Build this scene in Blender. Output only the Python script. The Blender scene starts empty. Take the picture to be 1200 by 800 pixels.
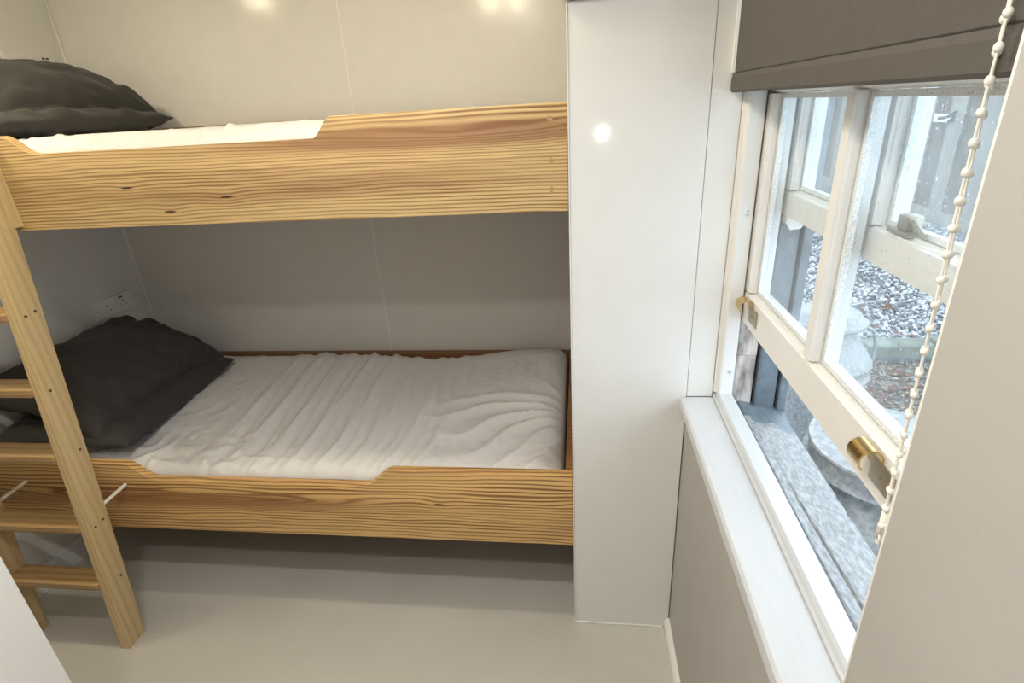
import bpy, bmesh, math, random
from mathutils import Vector, Matrix, noise as mnoise
random.seed(7)
scene = bpy.context.scene
col = scene.collection

# ------------------------------------------------------------------ camera
def v3(*a): return Vector(a)
CX, CY = 600.0, 400.0
VY, VZ = (679.0, 118.0), (690.0, 1870.0)          # vanishing points of depth and of the verticals
ay = Vector((VY[0]-CX, VY[1]-CY)); az = Vector((VZ[0]-CX, VZ[1]-CY))
FPX = math.sqrt(-ay.dot(az))
dY = Vector((ay.x, ay.y, FPX)).normalized()
dD = Vector((az.x, az.y, FPX)).normalized()
dX = dD.cross(dY)
Rm = Matrix((dX, dY, -dD))                          # camera -> world
right, down, fwd = Rm.col[0], Rm.col[1], Rm.col[2]
cam_d = bpy.data.cameras.new('camera'); cam = bpy.data.objects.new('camera', cam_d); col.objects.link(cam)
cam_d.sensor_width = 36.0; cam_d.lens = FPX/1200.0*36.0; cam_d.clip_start = 0.02
m = Matrix((right, -down, -fwd)).transposed().to_4x4(); m.translation = Vector((0, 0, 1.5))
cam.matrix_world = m
scene.camera = cam

# ------------------------------------------------------------------ world: even overcast sky
world = bpy.data.worlds.new('overcast_sky'); scene.world = world; world.use_nodes = True
bg = world.node_tree.nodes['Background']
bg.inputs['Color'].default_value = (0.73, 0.87, 1.0, 1); bg.inputs['Strength'].default_value = 2.9
scene.view_settings.view_transform = 'Standard'; scene.view_settings.look = 'None'
scene.view_settings.gamma = 1.0; scene.view_settings.exposure = 0.14
scene.view_settings.use_curve_mapping = False
BULB = 148.0                                         # radiance of the downlight over the bunks
BULB_ENTRY = 195.0                                   # and of the pair in the middle of the ceiling
GLOBE = 40.0

# ------------------------------------------------------------------ materials
MATS = {}
def newmat(name):
    mt = bpy.data.materials.new(name); mt.use_nodes = True; MATS[name] = mt
    nt = mt.node_tree
    return mt, nt, nt.nodes['Principled BSDF']
def N(nt, t, **kw):
    n = nt.nodes.new(t)
    for k, v in kw.items():
        if k in n.inputs: n.inputs[k].default_value = v
        else: setattr(n, k, v)
    return n
def setp(b, color=None, rough=None, metal=None, coat=None, spec=None, sheen=None):
    if color: b.inputs['Base Color'].default_value = (*color, 1)
    if rough is not None: b.inputs['Roughness'].default_value = rough
    if metal is not None: b.inputs['Metallic'].default_value = metal
    if coat is not None: b.inputs['Coat Weight'].default_value = coat; b.inputs['Coat Roughness'].default_value = 0.05
    if spec is not None: b.inputs['Specular IOR Level'].default_value = spec
    if sheen is not None: b.inputs['Sheen Weight'].default_value = sheen
def paint(name, color, rough=0.4, var=0.04, bump=0.0, scale=12.0, bscale=120.0, coat=None, metal=0.0, stretch=None, spec=None, sheen=None):
    mt, nt, b = newmat(name); setp(b, color, rough, metal, coat, spec, sheen)
    tc = N(nt, 'ShaderNodeTexCoord'); src = tc.outputs['Object']
    if stretch:
        mp = N(nt, 'ShaderNodeMapping'); mp.inputs['Scale'].default_value = stretch
        nt.links.new(src, mp.inputs['Vector']); src = mp.outputs['Vector']
    nz = N(nt, 'ShaderNodeTexNoise', Scale=scale, Detail=4.0); nt.links.new(src, nz.inputs['Vector'])
    rp = N(nt, 'ShaderNodeValToRGB')
    lo = [max(0, c*(1-var)) for c in color]; hi = [min(1, c*(1+var)) for c in color]
    rp.color_ramp.elements[0].position = 0.3; rp.color_ramp.elements[0].color = (*lo, 1)
    rp.color_ramp.elements[1].position = 0.7; rp.color_ramp.elements[1].color = (*hi, 1)
    nt.links.new(nz.outputs['Fac'], rp.inputs['Fac']); nt.links.new(rp.outputs['Color'], b.inputs['Base Color'])
    if bump:
        n2 = N(nt, 'ShaderNodeTexNoise', Scale=bscale, Detail=3.0); nt.links.new(src, n2.inputs['Vector'])
        bp = N(nt, 'ShaderNodeBump', Strength=bump, Distance=0.002)
        nt.links.new(n2.outputs['Fac'], bp.inputs['Height']); nt.links.new(bp.outputs['Normal'], b.inputs['Normal'])
    return mt
def mth(nt, op, a, b=None, c=None):
    n = N(nt, 'ShaderNodeMath', operation=op)
    for i, v in enumerate((a, b, c)):
        if v is None: continue
        if hasattr(v, 'is_linked'): nt.links.new(v, n.inputs[i])
        else: n.inputs[i].default_value = v
    return n.outputs[0]
def wood(name, light, dark, along='X', period=0.010, distort=5.0, red=None, heart=None, knots=(), rough=0.42, line=0.55, bump=0.12):
    """planed softwood: growth lines running along one object axis, fibre noise, optional heart figure and small knots"""
    mt, nt, b = newmat(name); setp(b, light, rough)
    tc = N(nt, 'ShaderNodeTexCoord'); sep = N(nt, 'ShaderNodeSeparateXYZ'); nt.links.new(tc.outputs['Object'], sep.inputs[0])
    ax = {'X': 0, 'Y': 1, 'Z': 2}[along]
    L = sep.outputs[ax]
    A = sep.outputs[{0: 2, 1: 0, 2: 0}[ax]]; B = sep.outputs[{0: 1, 1: 2, 2: 1}[ax]]
    # bend the growth lines with a slow noise
    cmb = N(nt, 'ShaderNodeCombineXYZ'); nt.links.new(mth(nt, 'MULTIPLY', L, 1.3), cmb.inputs[0]); nt.links.new(mth(nt, 'MULTIPLY', A, 5.0), cmb.inputs[1]); nt.links.new(mth(nt, 'MULTIPLY', B, 5.0), cmb.inputs[2])
    slow = N(nt, 'ShaderNodeTexNoise', Scale=1.0, Detail=3.0, Roughness=0.55); nt.links.new(cmb.outputs[0], slow.inputs['Vector'])
    wob = mth(nt, 'MULTIPLY', mth(nt, 'SUBTRACT', slow.outputs['Fac'], 0.5), 0.012*distort)
    v = mth(nt, 'ADD', mth(nt, 'ADD', A, mth(nt, 'MULTIPLY', B, 0.6)), wob)
    if heart:                                          # (along, across, half length, strength): lines bow round a flame figure
        hx, hz, hl, hs = heart
        dx = mth(nt, 'DIVIDE', mth(nt, 'SUBTRACT', L, hx), hl)
        g = mth(nt, 'POWER', 2.718, mth(nt, 'MULTIPLY', mth(nt, 'MULTIPLY', dx, dx), -1.0))
        dz = mth(nt, 'SUBTRACT', A, hz)
        g2 = mth(nt, 'POWER', 2.718, mth(nt, 'MULTIPLY', mth(nt, 'MULTIPLY', dz, dz), -1.0/(0.022**2)))
        hm = mth(nt, 'MULTIPLY', g, g2)
        v = mth(nt, 'ADD', v, mth(nt, 'MULTIPLY', hm, hs))
    for kx, kz in knots:
        dx = mth(nt, 'DIVIDE', mth(nt, 'SUBTRACT', L, kx), 0.05); dz = mth(nt, 'DIVIDE', mth(nt, 'SUBTRACT', A, kz), 0.022)
        g = mth(nt, 'POWER', 2.718, mth(nt, 'MULTIPLY', mth(nt, 'ADD', mth(nt, 'MULTIPLY', dx, dx), mth(nt, 'MULTIPLY', dz, dz)), -1.0))
        v = mth(nt, 'ADD', v, mth(nt, 'MULTIPLY', g, 0.006))
    ph = mth(nt, 'DIVIDE', v, period)
    per = N(nt, 'ShaderNodeTexNoise', noise_dimensions='1D', Scale=1.0, Detail=2.0); nt.links.new(ph, per.inputs['W'])
    s = mth(nt, 'MULTIPLY_ADD', mth(nt, 'SINE', mth(nt, 'MULTIPLY_ADD', per.outputs['Fac'], 3.0, mth(nt, 'MULTIPLY', ph, 6.283))), 0.5, 0.5)
    s = mth(nt, 'POWER', s, 2.2)
    # fibres
    cmb2 = N(nt, 'ShaderNodeCombineXYZ'); nt.links.new(mth(nt, 'MULTIPLY', L, 6.0), cmb2.inputs[0]); nt.links.new(mth(nt, 'MULTIPLY', A, 420.0), cmb2.inputs[1]); nt.links.new(mth(nt, 'MULTIPLY', B, 420.0), cmb2.inputs[2])
    fib = N(nt, 'ShaderNodeTexNoise', Scale=1.0, Detail=2.0); nt.links.new(cmb2.outputs[0], fib.inputs['Vector'])
    amp = N(nt, 'ShaderNodeTexNoise', Scale=1.0, Detail=1.0)
    cmb3 = N(nt, 'ShaderNodeCombineXYZ'); nt.links.new(mth(nt, 'MULTIPLY', L, 1.6), cmb3.inputs[0]); nt.links.new(mth(nt, 'MULTIPLY', v, 16.0), cmb3.inputs[1]); nt.links.new(cmb3.outputs[0], amp.inputs['Vector'])
    fac = mth(nt, 'MULTIPLY', s, mth(nt, 'MULTIPLY', line, mth(nt, 'MULTIPLY_ADD', amp.outputs['Fac'], 1.6, 0.2)))
    fac = mth(nt, 'ADD', fac, mth(nt, 'MULTIPLY', mth(nt, 'SUBTRACT', fib.outputs['Fac'], 0.5), 0.35))
    mx = N(nt, 'ShaderNodeMix', data_type='RGBA'); mx.clamp_factor = True
    mx.inputs[6].default_value = (*light, 1); mx.inputs[7].default_value = (*dark, 1); nt.links.new(fac, mx.inputs[0])
    out = mx.outputs[2]
    if red:                                            # broad reddish heartwood streaks
        rn = N(nt, 'ShaderNodeTexNoise', Scale=1.0, Detail=2.0)
        cmb4 = N(nt, 'ShaderNodeCombineXYZ'); nt.links.new(mth(nt, 'MULTIPLY', L, 0.9), cmb4.inputs[0]); nt.links.new(mth(nt, 'MULTIPLY', v, 14.0), cmb4.inputs[1]); cmb4.inputs[2].default_value = red[1]; nt.links.new(cmb4.outputs[0], rn.inputs['Vector'])
        rf = N(nt, 'ShaderNodeMapRange'); rf.inputs['From Min'].default_value = 0.5; rf.inputs['From Max'].default_value = 0.72; nt.links.new(rn.outputs['Fac'], rf.inputs['Value'])
        f2 = mth(nt, 'MULTIPLY', rf.outputs[0], 0.55)
        if heart: f2 = mth(nt, 'MAXIMUM', f2, mth(nt, 'MINIMUM', mth(nt, 'MULTIPLY', hm, 1.5), 0.75))
        m2 = N(nt, 'ShaderNodeMix', data_type='RGBA'); m2.clamp_factor = True; m2.inputs[7].default_value = (*red[0], 1)
        nt.links.new(out, m2.inputs[6]); nt.links.new(f2, m2.inputs[0]); out = m2.outputs[2]
    for kx, kz in knots:
        dx = mth(nt, 'DIVIDE', mth(nt, 'SUBTRACT', L, kx), 0.016); dz = mth(nt, 'DIVIDE', mth(nt, 'SUBTRACT', A, kz), 0.0024)
        d = mth(nt, 'ADD', mth(nt, 'MULTIPLY', dx, dx), mth(nt, 'MULTIPLY', dz, dz))
        k = N(nt, 'ShaderNodeMapRange'); k.inputs['From Min'].default_value = 1.4; k.inputs['From Max'].default_value = 0.5; nt.links.new(d, k.inputs['Value'])
        m3 = N(nt, 'ShaderNodeMix', data_type='RGBA'); m3.inputs[7].default_value = (0.05, 0.02, 0.012, 1)
        nt.links.new(out, m3.inputs[6]); nt.links.new(k.outputs[0], m3.inputs[0]); out = m3.outputs[2]
    nt.links.new(out, b.inputs['Base Color'])
    bp = N(nt, 'ShaderNodeBump', Strength=bump, Distance=0.001); nt.links.new(fac, bp.inputs['Height']); nt.links.new(bp.outputs['Normal'], b.inputs['Normal'])
    return mt
def emit(name, color, strength):
    mt = bpy.data.materials.new(name); mt.use_nodes = True; nt = mt.node_tree; nt.nodes.clear()
    e = N(nt, 'ShaderNodeEmission', Strength=strength); e.inputs['Color'].default_value = (*color, 1)
    o = N(nt, 'ShaderNodeOutputMaterial'); nt.links.new(e.outputs[0], o.inputs[0]); MATS[name] = mt; return mt
def glass(name, haze=0.05):
    mt = bpy.data.materials.new(name); mt.use_nodes = True; nt = mt.node_tree; nt.nodes.clear()
    tr = N(nt, 'ShaderNodeBsdfTransparent'); tr.inputs['Color'].default_value = (0.97, 0.985, 0.985, 1)
    gl = N(nt, 'ShaderNodeBsdfGlossy', Roughness=0.0)
    lw = N(nt, 'ShaderNodeLayerWeight', Blend=0.5)
    fr = N(nt, 'ShaderNodeMath', operation='POWER'); nt.links.new(lw.outputs['Facing'], fr.inputs[0]); fr.inputs[1].default_value = 4.0
    fm = N(nt, 'ShaderNodeMath', operation='MULTIPLY_ADD'); nt.links.new(fr.outputs[0], fm.inputs[0]); fm.inputs[1].default_value = 0.45; fm.inputs[2].default_value = 0.03
    mx = N(nt, 'ShaderNodeMixShader'); nt.links.new(fm.outputs[0], mx.inputs[0]); nt.links.new(tr.outputs[0], mx.inputs[1]); nt.links.new(gl.outputs[0], mx.inputs[2])
    # rain marks and a milky haze: patches of thin white
    tl = N(nt, 'ShaderNodeBsdfTranslucent'); tl.inputs['Color'].default_value = (0.9, 0.93, 0.95, 1)
    tc = N(nt, 'ShaderNodeTexCoord'); nz = N(nt, 'ShaderNodeTexNoise', Scale=9.0, Detail=6.0); nt.links.new(tc.outputs['Object'], nz.inputs['Vector'])
    mr = N(nt, 'ShaderNodeMapRange'); mr.inputs['From Min'].default_value = 0.35; mr.inputs['From Max'].default_value = 0.8; mr.inputs['To Min'].default_value = haze*0.5; mr.inputs['To Max'].default_value = haze*1.8
    nt.links.new(nz.outputs['Fac'], mr.inputs['Value'])
    vo = N(nt, 'ShaderNodeTexVoronoi', Scale=95.0); nt.links.new(tc.outputs['Object'], vo.inputs['Vector'])
    dm = N(nt, 'ShaderNodeMapRange'); dm.inputs['From Min'].default_value = 0.16; dm.inputs['From Max'].default_value = 0.06; dm.inputs['To Max'].default_value = 0.45; nt.links.new(vo.outputs['Distance'], dm.inputs['Value'])
    ad = N(nt, 'ShaderNodeMath', operation='ADD'); nt.links.new(mr.outputs[0], ad.inputs[0]); nt.links.new(dm.outputs[0], ad.inputs[1])
    m2 = N(nt, 'ShaderNodeMixShader'); nt.links.new(ad.outputs[0], m2.inputs[0]); nt.links.new(mx.outputs[0], m2.inputs[1]); nt.links.new(tl.outputs[0], m2.inputs[2])
    o = N(nt, 'ShaderNodeOutputMaterial'); nt.links.new(m2.outputs[0], o.inputs[0]); MATS[name] = mt; return mt

WHITE = (0.80, 0.795, 0.77)
paint('wall_panel', (0.74, 0.73, 0.70), 0.15, 0.02, 0.05, bscale=260, spec=0.22)
paint('gloss_panel', (0.80, 0.80, 0.79), 0.07, 0.015, 0.02, bscale=30)
paint('wall_plaster', (0.42, 0.41, 0.395), 0.5, 0.02, 0.12, bscale=200)
paint('door_white', (0.84, 0.84, 0.83), 0.45, 0.015, 0.1, bscale=350)
paint('ceiling_white', (0.80, 0.79, 0.77), 0.6, 0.02)
paint('floor_grey', (0.55, 0.54, 0.505), 0.30, 0.05, 0.05, scale=3.0, bscale=90)
paint('trim_white', WHITE, 0.28, 0.02)
paint('sill_white', (0.58, 0.61, 0.65), 0.2, 0.02, 0.10, bscale=40, stretch=(6, 0.6, 6))
paint('frame_white', (0.76, 0.755, 0.74), 0.3, 0.02, 0.05, bscale=80)
paint('seam_white', (0.83, 0.81, 0.77), 0.4, 0.02)
paint('spacer_white', (0.80, 0.84, 0.86), 0.5, 0.25, scale=420.0)
paint('weathered_wood', (0.42, 0.38, 0.355), 0.8, 0.6, 0.8, scale=60.0, bscale=90, stretch=(1, 1, 0.25))
paint('frame_grey', (0.13, 0.16, 0.185), 0.35, 0.25, 0.3, scale=30.0, bscale=60)
paint('outer_sill', (0.27, 0.285, 0.29), 0.35, 0.35, 1.0, scale=60.0, bscale=70, stretch=(2.5, 1.0, 2.5))
paint('dark_gap', (0.03, 0.028, 0.026), 0.9, 0.1)
paint('brass', (0.62, 0.46, 0.20), 0.22, 0.1, metal=1.0)
paint('aged_metal', (0.42, 0.38, 0.30), 0.38, 0.15, metal=0.9)
paint('steel', (0.55, 0.55, 0.53), 0.35, 0.05, metal=0.9)
paint('blind_fabric', (0.080, 0.072, 0.065), 0.75, 0.06, 0.25, scale=60, bscale=900)
paint('chain_plastic', (0.80, 0.78, 0.72), 0.35, 0.03)
paint('sheet_white', (0.73, 0.725, 0.72), 0.85, 0.015, 0.15, bscale=500, sheen=0.1)
paint('pillow_dark', (0.040, 0.038, 0.036), 0.9, 0.08, 0.25, scale=8, bscale=400, sheen=0.05)
paint('pillow_grey', (0.030, 0.0285, 0.026), 0.9, 0.08, 0.25, scale=8, bscale=400, sheen=0.08)
paint('socket_plastic', (0.76, 0.75, 0.74), 0.35, 0.02)
paint('black_plastic', (0.015, 0.015, 0.015), 0.5, 0.1)
paint('concrete', (0.11, 0.112, 0.118), 0.8, 0.25, 0.5, scale=9, bscale=60)
paint('soil', (0.10, 0.085, 0.07), 0.95, 0.5, 0.9, scale=20, bscale=60)
paint('gravel_base', (0.12, 0.13, 0.145), 0.9, 0.6, 1.0, scale=60, bscale=60)
paint('render_outside', (0.55, 0.55, 0.53), 0.9, 0.1, 0.5)
paint('edging_stone', (0.20, 0.225, 0.19), 0.9, 0.4, 0.9, scale=10, bscale=30)
paint('galvanised', (0.36, 0.37, 0.37), 0.55, 0.28, 0.8, scale=70, bscale=90, metal=0.2)
paint('red_paint', (0.55, 0.02, 0.05), 0.6, 0.1)
paint('board_pale', (0.255, 0.235, 0.205), 0.9, 0.2, 0.6, scale=20, bscale=40, stretch=(1, 3, 0.3))
paint('board_brown', (0.115, 0.090, 0.066), 0.9, 0.3, 0.6, scale=20, bscale=40, stretch=(1, 3, 0.3))
paint('leaf_brown', (0.20, 0.10, 0.055), 0.8, 0.35, scale=30)
paint('leaf_pink', (0.28, 0.16, 0.125), 0.8, 0.3, scale=30)
paint('leaf_pale', (0.34, 0.29, 0.23), 0.8, 0.25, scale=30)
emit('warm_bulb', (1.0, 0.86, 0.60), BULB)
emit('entry_bulb', (1.0, 0.945, 0.86), BULB_ENTRY)
emit('white_globe', (1.0, 0.97, 0.92), GLOBE)
glass('pane_glass')
# gravel stones: colour differs from stone to stone
mt, nt, b = newmat('gravel_stone'); setp(b, (0.4, 0.42, 0.45), 0.85)
geo = N(nt, 'ShaderNodeNewGeometry'); rp = N(nt, 'ShaderNodeValToRGB')
rp.color_ramp.elements[0].color = (0.06, 0.067, 0.078, 1); rp.color_ramp.elements[1].color = (0.68, 0.69, 0.71, 1)
nt.links.new(geo.outputs['Random Per Island'], rp.inputs['Fac']); nt.links.new(rp.outputs['Color'], b.inputs['Base Color'])
PINE, PINE_D, RED = (0.70, 0.50, 0.24), (0.25, 0.12, 0.037), (0.25, 0.11, 0.05)
wood('wood_upper', PINE, PINE_D, 'X', 0.0080, 3.0, red=(RED, 0.3), heart=(0.66, 0.172, 0.40, 0.022),
     knots=((-0.115, 0.093), (0.135, 0.062), (-0.02, 0.033)), line=0.80)
wood('wood_lower', (0.76, 0.49, 0.20), (0.24, 0.105, 0.033), 'X', 0.012, 5.0, red=((0.27, 0.11, 0.04), 5.2), heart=(-0.25, 0.125, 0.5, 0.07), knots=((0.55, 0.135),), line=0.9)
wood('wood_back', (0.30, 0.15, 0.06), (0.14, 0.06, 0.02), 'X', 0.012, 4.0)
wood('wood_ladder', (0.64, 0.49, 0.265), (0.46, 0.32, 0.15), 'Z', 0.014, 3.0, line=0.5)
wood('wood_rung', (0.45, 0.30, 0.14), (0.24, 0.125, 0.05), 'X', 0.012, 3.0, line=0.6)
wood('wood_plug', (0.50, 0.32, 0.14), (0.3, 0.16, 0.06), 'X', 0.006, 2.0)
paint('plug_dark', (0.10, 0.055, 0.025), 0.7, 0.3)
paint('plug_pale', (0.62, 0.45, 0.25), 0.6, 0.1)
paint('dowel_white', (0.80, 0.77, 0.70), 0.6, 0.05)

# ------------------------------------------------------------------ mesh helpers (all in world coordinates)
WLOC = {}
def tag(o, label=None, cat=None, group=None, kind=None):
    if label: o['label'] = label
    if cat: o['category'] = cat
    if group: o['group'] = group
    if kind: o['kind'] = kind
    return o
def empty(name, loc, parent=None):
    o = bpy.data.objects.new(name, None); col.objects.link(o); o.empty_display_size = 0.05
    base = WLOC[parent.name] if parent else Vector((0, 0, 0))
    o.location = Vector(loc) - base; o.parent = parent; WLOC[o.name] = Vector(loc); return o
def link(name, bm, mat, parent=None, smooth=False, origin=None):
    me = bpy.data.meshes.new(name)
    if origin is None:
        xs = [v.co for v in bm.verts]
        origin = Vector(((min(c.x for c in xs)+max(c.x for c in xs))/2, (min(c.y for c in xs)+max(c.y for c in xs))/2, min(c.z for c in xs)))
    origin = Vector(origin)
    for v in bm.verts: v.co -= origin
    bmesh.ops.recalc_face_normals(bm, faces=bm.faces)
    bm.to_mesh(me); bm.free()
    mats = mat if isinstance(mat, (list, tuple)) else [mat]
    for mm in mats: me.materials.append(MATS[mm])
    if smooth:
        for p in me.polygons: p.use_smooth = True
        if smooth == 'auto':
            me.set_sharp_from_angle(angle=math.radians(40))
    o = bpy.data.objects.new(name, me); col.objects.link(o)
    base = WLOC[parent.name] if parent else Vector((0, 0, 0))
    o.location = origin - base; o.parent = parent; WLOC[o.name] = origin
    return o
def struct(name, bm, mat, **kw):
    return tag(link(name, bm, mat, **kw), kind='structure')
def dup(src, loc, parent=None, name=None):
    o = src.copy(); col.objects.link(o)
    if name: o.name = name
    base = WLOC[parent.name] if parent else Vector((0, 0, 0))
    o.parent = parent; o.location = Vector(loc) - base; WLOC[o.name] = Vector(loc); return o
def box(x0, x1, y0, y1, z0, z1, bev=0.0, seg=2, bm=None):
    b2 = bmesh.new()
    r = bmesh.ops.create_cube(b2, size=1.0)
    for v in b2.verts:
        v.co = Vector(((x0+x1)/2+v.co.x*(x1-x0), (y0+y1)/2+v.co.y*(y1-y0), (z0+z1)/2+v.co.z*(z1-z0)))
    if bev: bmesh.ops.bevel(b2, geom=list(b2.edges), offset=bev, segments=seg, affect='EDGES', profile=0.6)
    return merge(bm, b2)
def merge(bm, b2):
    if bm is None: return b2
    me = bpy.data.meshes.new('tmp'); b2.to_mesh(me); b2.free(); bm.from_mesh(me); bpy.data.meshes.remove(me); return bm
def prism(pts, axis, a0, a1, bev=0.0, bm=None, seg=2):
    """extrude a closed 2-D outline along an axis; pts are the two other coordinates in order"""
    b2 = bmesh.new()
    def mk(p, a):
        if axis == 'x': return (a, p[0], p[1])
        if axis == 'y': return (p[0], a, p[1])
        return (p[0], p[1], a)
    A = [b2.verts.new(mk(p, a0)) for p in pts]; B = [b2.verts.new(mk(p, a1)) for p in pts]
    b2.faces.new(A); b2.faces.new(list(reversed(B))); n = len(pts)
    for i in range(n): b2.faces.new((A[i], B[i], B[(i+1) % n], A[(i+1) % n]))
    bmesh.ops.recalc_face_normals(b2, faces=b2.faces)
    if bev:
        caps = [e for e in b2.edges if abs((e.verts[0].co-e.verts[1].co)['xyz'.index(axis)]) < 1e-6]
        bmesh.ops.bevel(b2, geom=caps, offset=bev, segments=seg, affect='EDGES', profile=0.6)
    return merge(bm, b2)
def lathe(prof, cx, cy, n=40, bm=None):
    b2 = bmesh.new(); rings = []
    for r, z in prof:
        if r < 1e-5: rings.append([b2.verts.new((cx, cy, z))]); continue
        rings.append([b2.verts.new((cx+r*math.cos(2*math.pi*i/n), cy+r*math.sin(2*math.pi*i/n), z)) for i in range(n)])
    for a, c in zip(rings, rings[1:]):
        for i in range(n):
            j = (i+1) % n
            if len(a) == 1 and len(c) == 1: continue
            if len(a) == 1: b2.faces.new((a[0], c[i], c[j]))
            elif len(c) == 1: b2.faces.new((a[i], a[j], c[0]))
            else: b2.faces.new((a[i], a[j], c[j], c[i]))
    return merge(bm, b2)
def tube(pts, r, n=10, bm=None, caps=True):
    pts = [Vector(p) for p in pts]; b2 = bmesh.new(); rings = []
    for i, p in enumerate(pts):
        t = (pts[min(i+1, len(pts)-1)]-pts[max(i-1, 0)]).normalized()
        u = t.cross(Vector((0, 0, 1)) if abs(t.z) < 0.9 else Vector((1, 0, 0))).normalized(); w = t.cross(u)
        rr = r[i] if isinstance(r, (list, tuple)) else r
        rings.append([b2.verts.new(p+u*rr*math.cos(2*math.pi*k/n)+w*rr*math.sin(2*math.pi*k/n)) for k in range(n)])
    for a, c in zip(rings, rings[1:]):
        for k in range(n): b2.faces.new((a[k], a[(k+1) % n], c[(k+1) % n], c[k]))
    if caps: b2.faces.new(rings[0]); b2.faces.new(list(reversed(rings[-1])))
    return merge(bm, b2)
def disc(c, nrm, r, h, n=14, bm=None):
    c = Vector(c); nrm = Vector(nrm).normalized(); return tube([c, c+nrm*h], r, n, bm)
def smoothstep(a, b_, x):
    t = max(0.0, min(1.0, (x-a)/(b_-a))); return t*t*(3-2*t)
def gauss(x, c, w): return math.exp(-((x-c)/w)**2)
def ns(x, y, z=0.0): return mnoise.noise(Vector((x, y, z)))

# ------------------------------------------------------------------ the room
XL, XR, YB, YF, ZC = -1.91, 0.262, 2.09, -1.25, 2.06
YP = 1.227                                            # front plane of the boxed end panel
struct('floor', box(XL-0.1, XR+0.02, YF-0.1, YB+0.1, -0.06, 0.0), 'floor_grey')
struct('ceiling', box(XL-0.1, XR+0.22, YF-0.1, YB+0.1, ZC, ZC+0.08), 'ceiling_white')
wb = struct('wall_back', box(XL-0.1, XR+0.21, YB+0.010, YB+0.12, 0.0, ZC), 'wall_plaster')
link('panel', box(XL, -0.822, YB, YB+0.010, 0.0, ZC, 0.001), 'wall_panel', wb)
link('panel', box(-0.818, XR, YB, YB+0.010, 0.0, ZC, 0.001), 'wall_panel', wb)
link('joint_strip', box(-0.8235, -0.8165, YB-0.002, YB, 0.0, ZC, 0.0008), 'seam_white', wb)
wl = struct('wall_left', box(XL-0.12, XL, YF-0.1, YB, 0.0, ZC), 'wall_panel')
link('corner_bead', tube([(XL+0.004, YB-0.004, 0), (XL+0.004, YB-0.004, ZC)], 0.0055, 8), 'seam_white', wl, smooth=True)
struct('wall_front', box(XL, XR, YF-0.12, YF, 0.0, ZC), 'wall_plaster')
struct('wall_partition', box(XL, -0.99, YF, 0.603, 0.0, ZC, 0.002), 'door_white')
# window wall, with its opening
b = box(XR, 0.47, YF, 0.40, 0.0, ZC)
box(XR, 0.47, 0.40, 1.232, 0.0, 0.775, bm=b); box(XR, 0.47, 0.40, 1.232, 1.99, ZC, bm=b); box(XR, 0.47, 1.232, YB, 0.0, ZC, bm=b)
struct('wall_right', b, 'wall_plaster')
bb = prism([(0.262, 0.0), (0.247, 0.0), (0.247, 0.030), (0.252, 0.038), (0.262, 0.040)], 'y', YF, YP-0.001, 0)
struct('baseboard_right', bb, 'trim_white')
struct('baseboard_left', box(XL, XL+0.014, 0.605, YB-0.005, 0.0, 0.09, 0.003), 'trim_white')

# boxed-in end panel between bunks and window
pil = empty('boxed_end_panel', (0.12, YP, 0.0))
tag(pil, 'tall glossy white boxed-in panel at the foot of the bunks beside the window', 'panel')
link('front_panel', box(-0.021, 0.2595, YP, YP+0.012, 0.003, 1.6768, 0.0015), 'gloss_panel', pil)
link('side_panel', box(-0.019, -0.008, YP+0.013, YB-0.001, 0.003, 1.6768, 0.001), 'wall_panel', pil)
link('corner_edge', box(-0.0245, -0.0213, YP-0.0015, YP+0.014, 0.003, 1.6768, 0.0008), 'trim_white', pil)
link('top_cap', box(-0.034, 0.2595, YP-0.016, YB-0.001, 1.678, 1.700, 0.003), 'trim_white', pil)
link('upper_panel', box(-0.021, 0.2595, YP, YP+0.012, 1.701, ZC-0.001, 0.0015), 'gloss_panel', pil)
link('sealant_bead', box(-0.022, 0.245, YP-0.004, YP-0.0003, 0.0, 0.006, 0.0015), 'trim_white', pil)

# ------------------------------------------------------------------ window
W0, W1 = 0.40, 1.232
win = tag(empty('window_1', (0.36, 0.81, 0.775)), kind='structure')
tag(win, 'white sliding sash window with its lower sash raised above a wet sill')
link('window_board', prism([(0.243, 0.788), (0.247, 0.7835), (0.322, 0.7835), (0.322, 0.810), (0.250, 0.810), (0.245, 0.806)], 'y', W0-0.02, YP-0.0005, 0.001), 'sill_white', win)
link('reveal_lining', box(0.2605, 0.321, YP+0.001, W1, 0.811, 1.99, 0.001), 'trim_white', win)
link('reveal_lining', box(0.2625, 0.321, W0+0.0002, W0+0.004, 0.811, 1.99, 0.001), 'trim_white', win)
def bead_profile(x0, x1, o, s):                       # moulded staff bead: small step then rounded face
    return [(x0, o), (x0, o-s*0.010), (x0+0.006, o-s*0.013), (x0+0.008, o-s*0.024), (x0+0.012, o-s*0.026), (x1-0.002, o-s*0.026), (x1, o-s*0.024), (x1, o)]
jb = link('staff_bead', prism(bead_profile(0.322, 0.362, W1+0.0, 1), 'z', 0.8285, 1.985, 0.0), 'frame_white', win)
for z in (0.89, 1.26, 1.268):
    s = link('screw', disc((0.350, 1.2057, z), (0, -1, 0), 0.004 if z != 1.268 else 0.0015, 0.0012), 'steel' if z != 1.268 else 'plug_dark', jb)
link('staff_bead', prism(bead_profile(0.322, 0.362, W0+0.004, -1), 'z', 0.8285, 1.985, 0.0), 'frame_white', win)
link('staff_bead', prism([(0.3225, 0.785), (0.3225, 0.815), (0.327, 0.8165), (0.329, 0.824), (0.333, 0.828), (0.362, 0.828), (0.364, 0.826), (0.364, 0.785)], 'y', W0+0.004, W1-0.0005, 0.0), 'sill_white', win)
link('staff_bead', box(0.322, 0.362, W0+0.032, W1-0.028, 1.955, 1.985, 0.003), 'frame_white', win)
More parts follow.
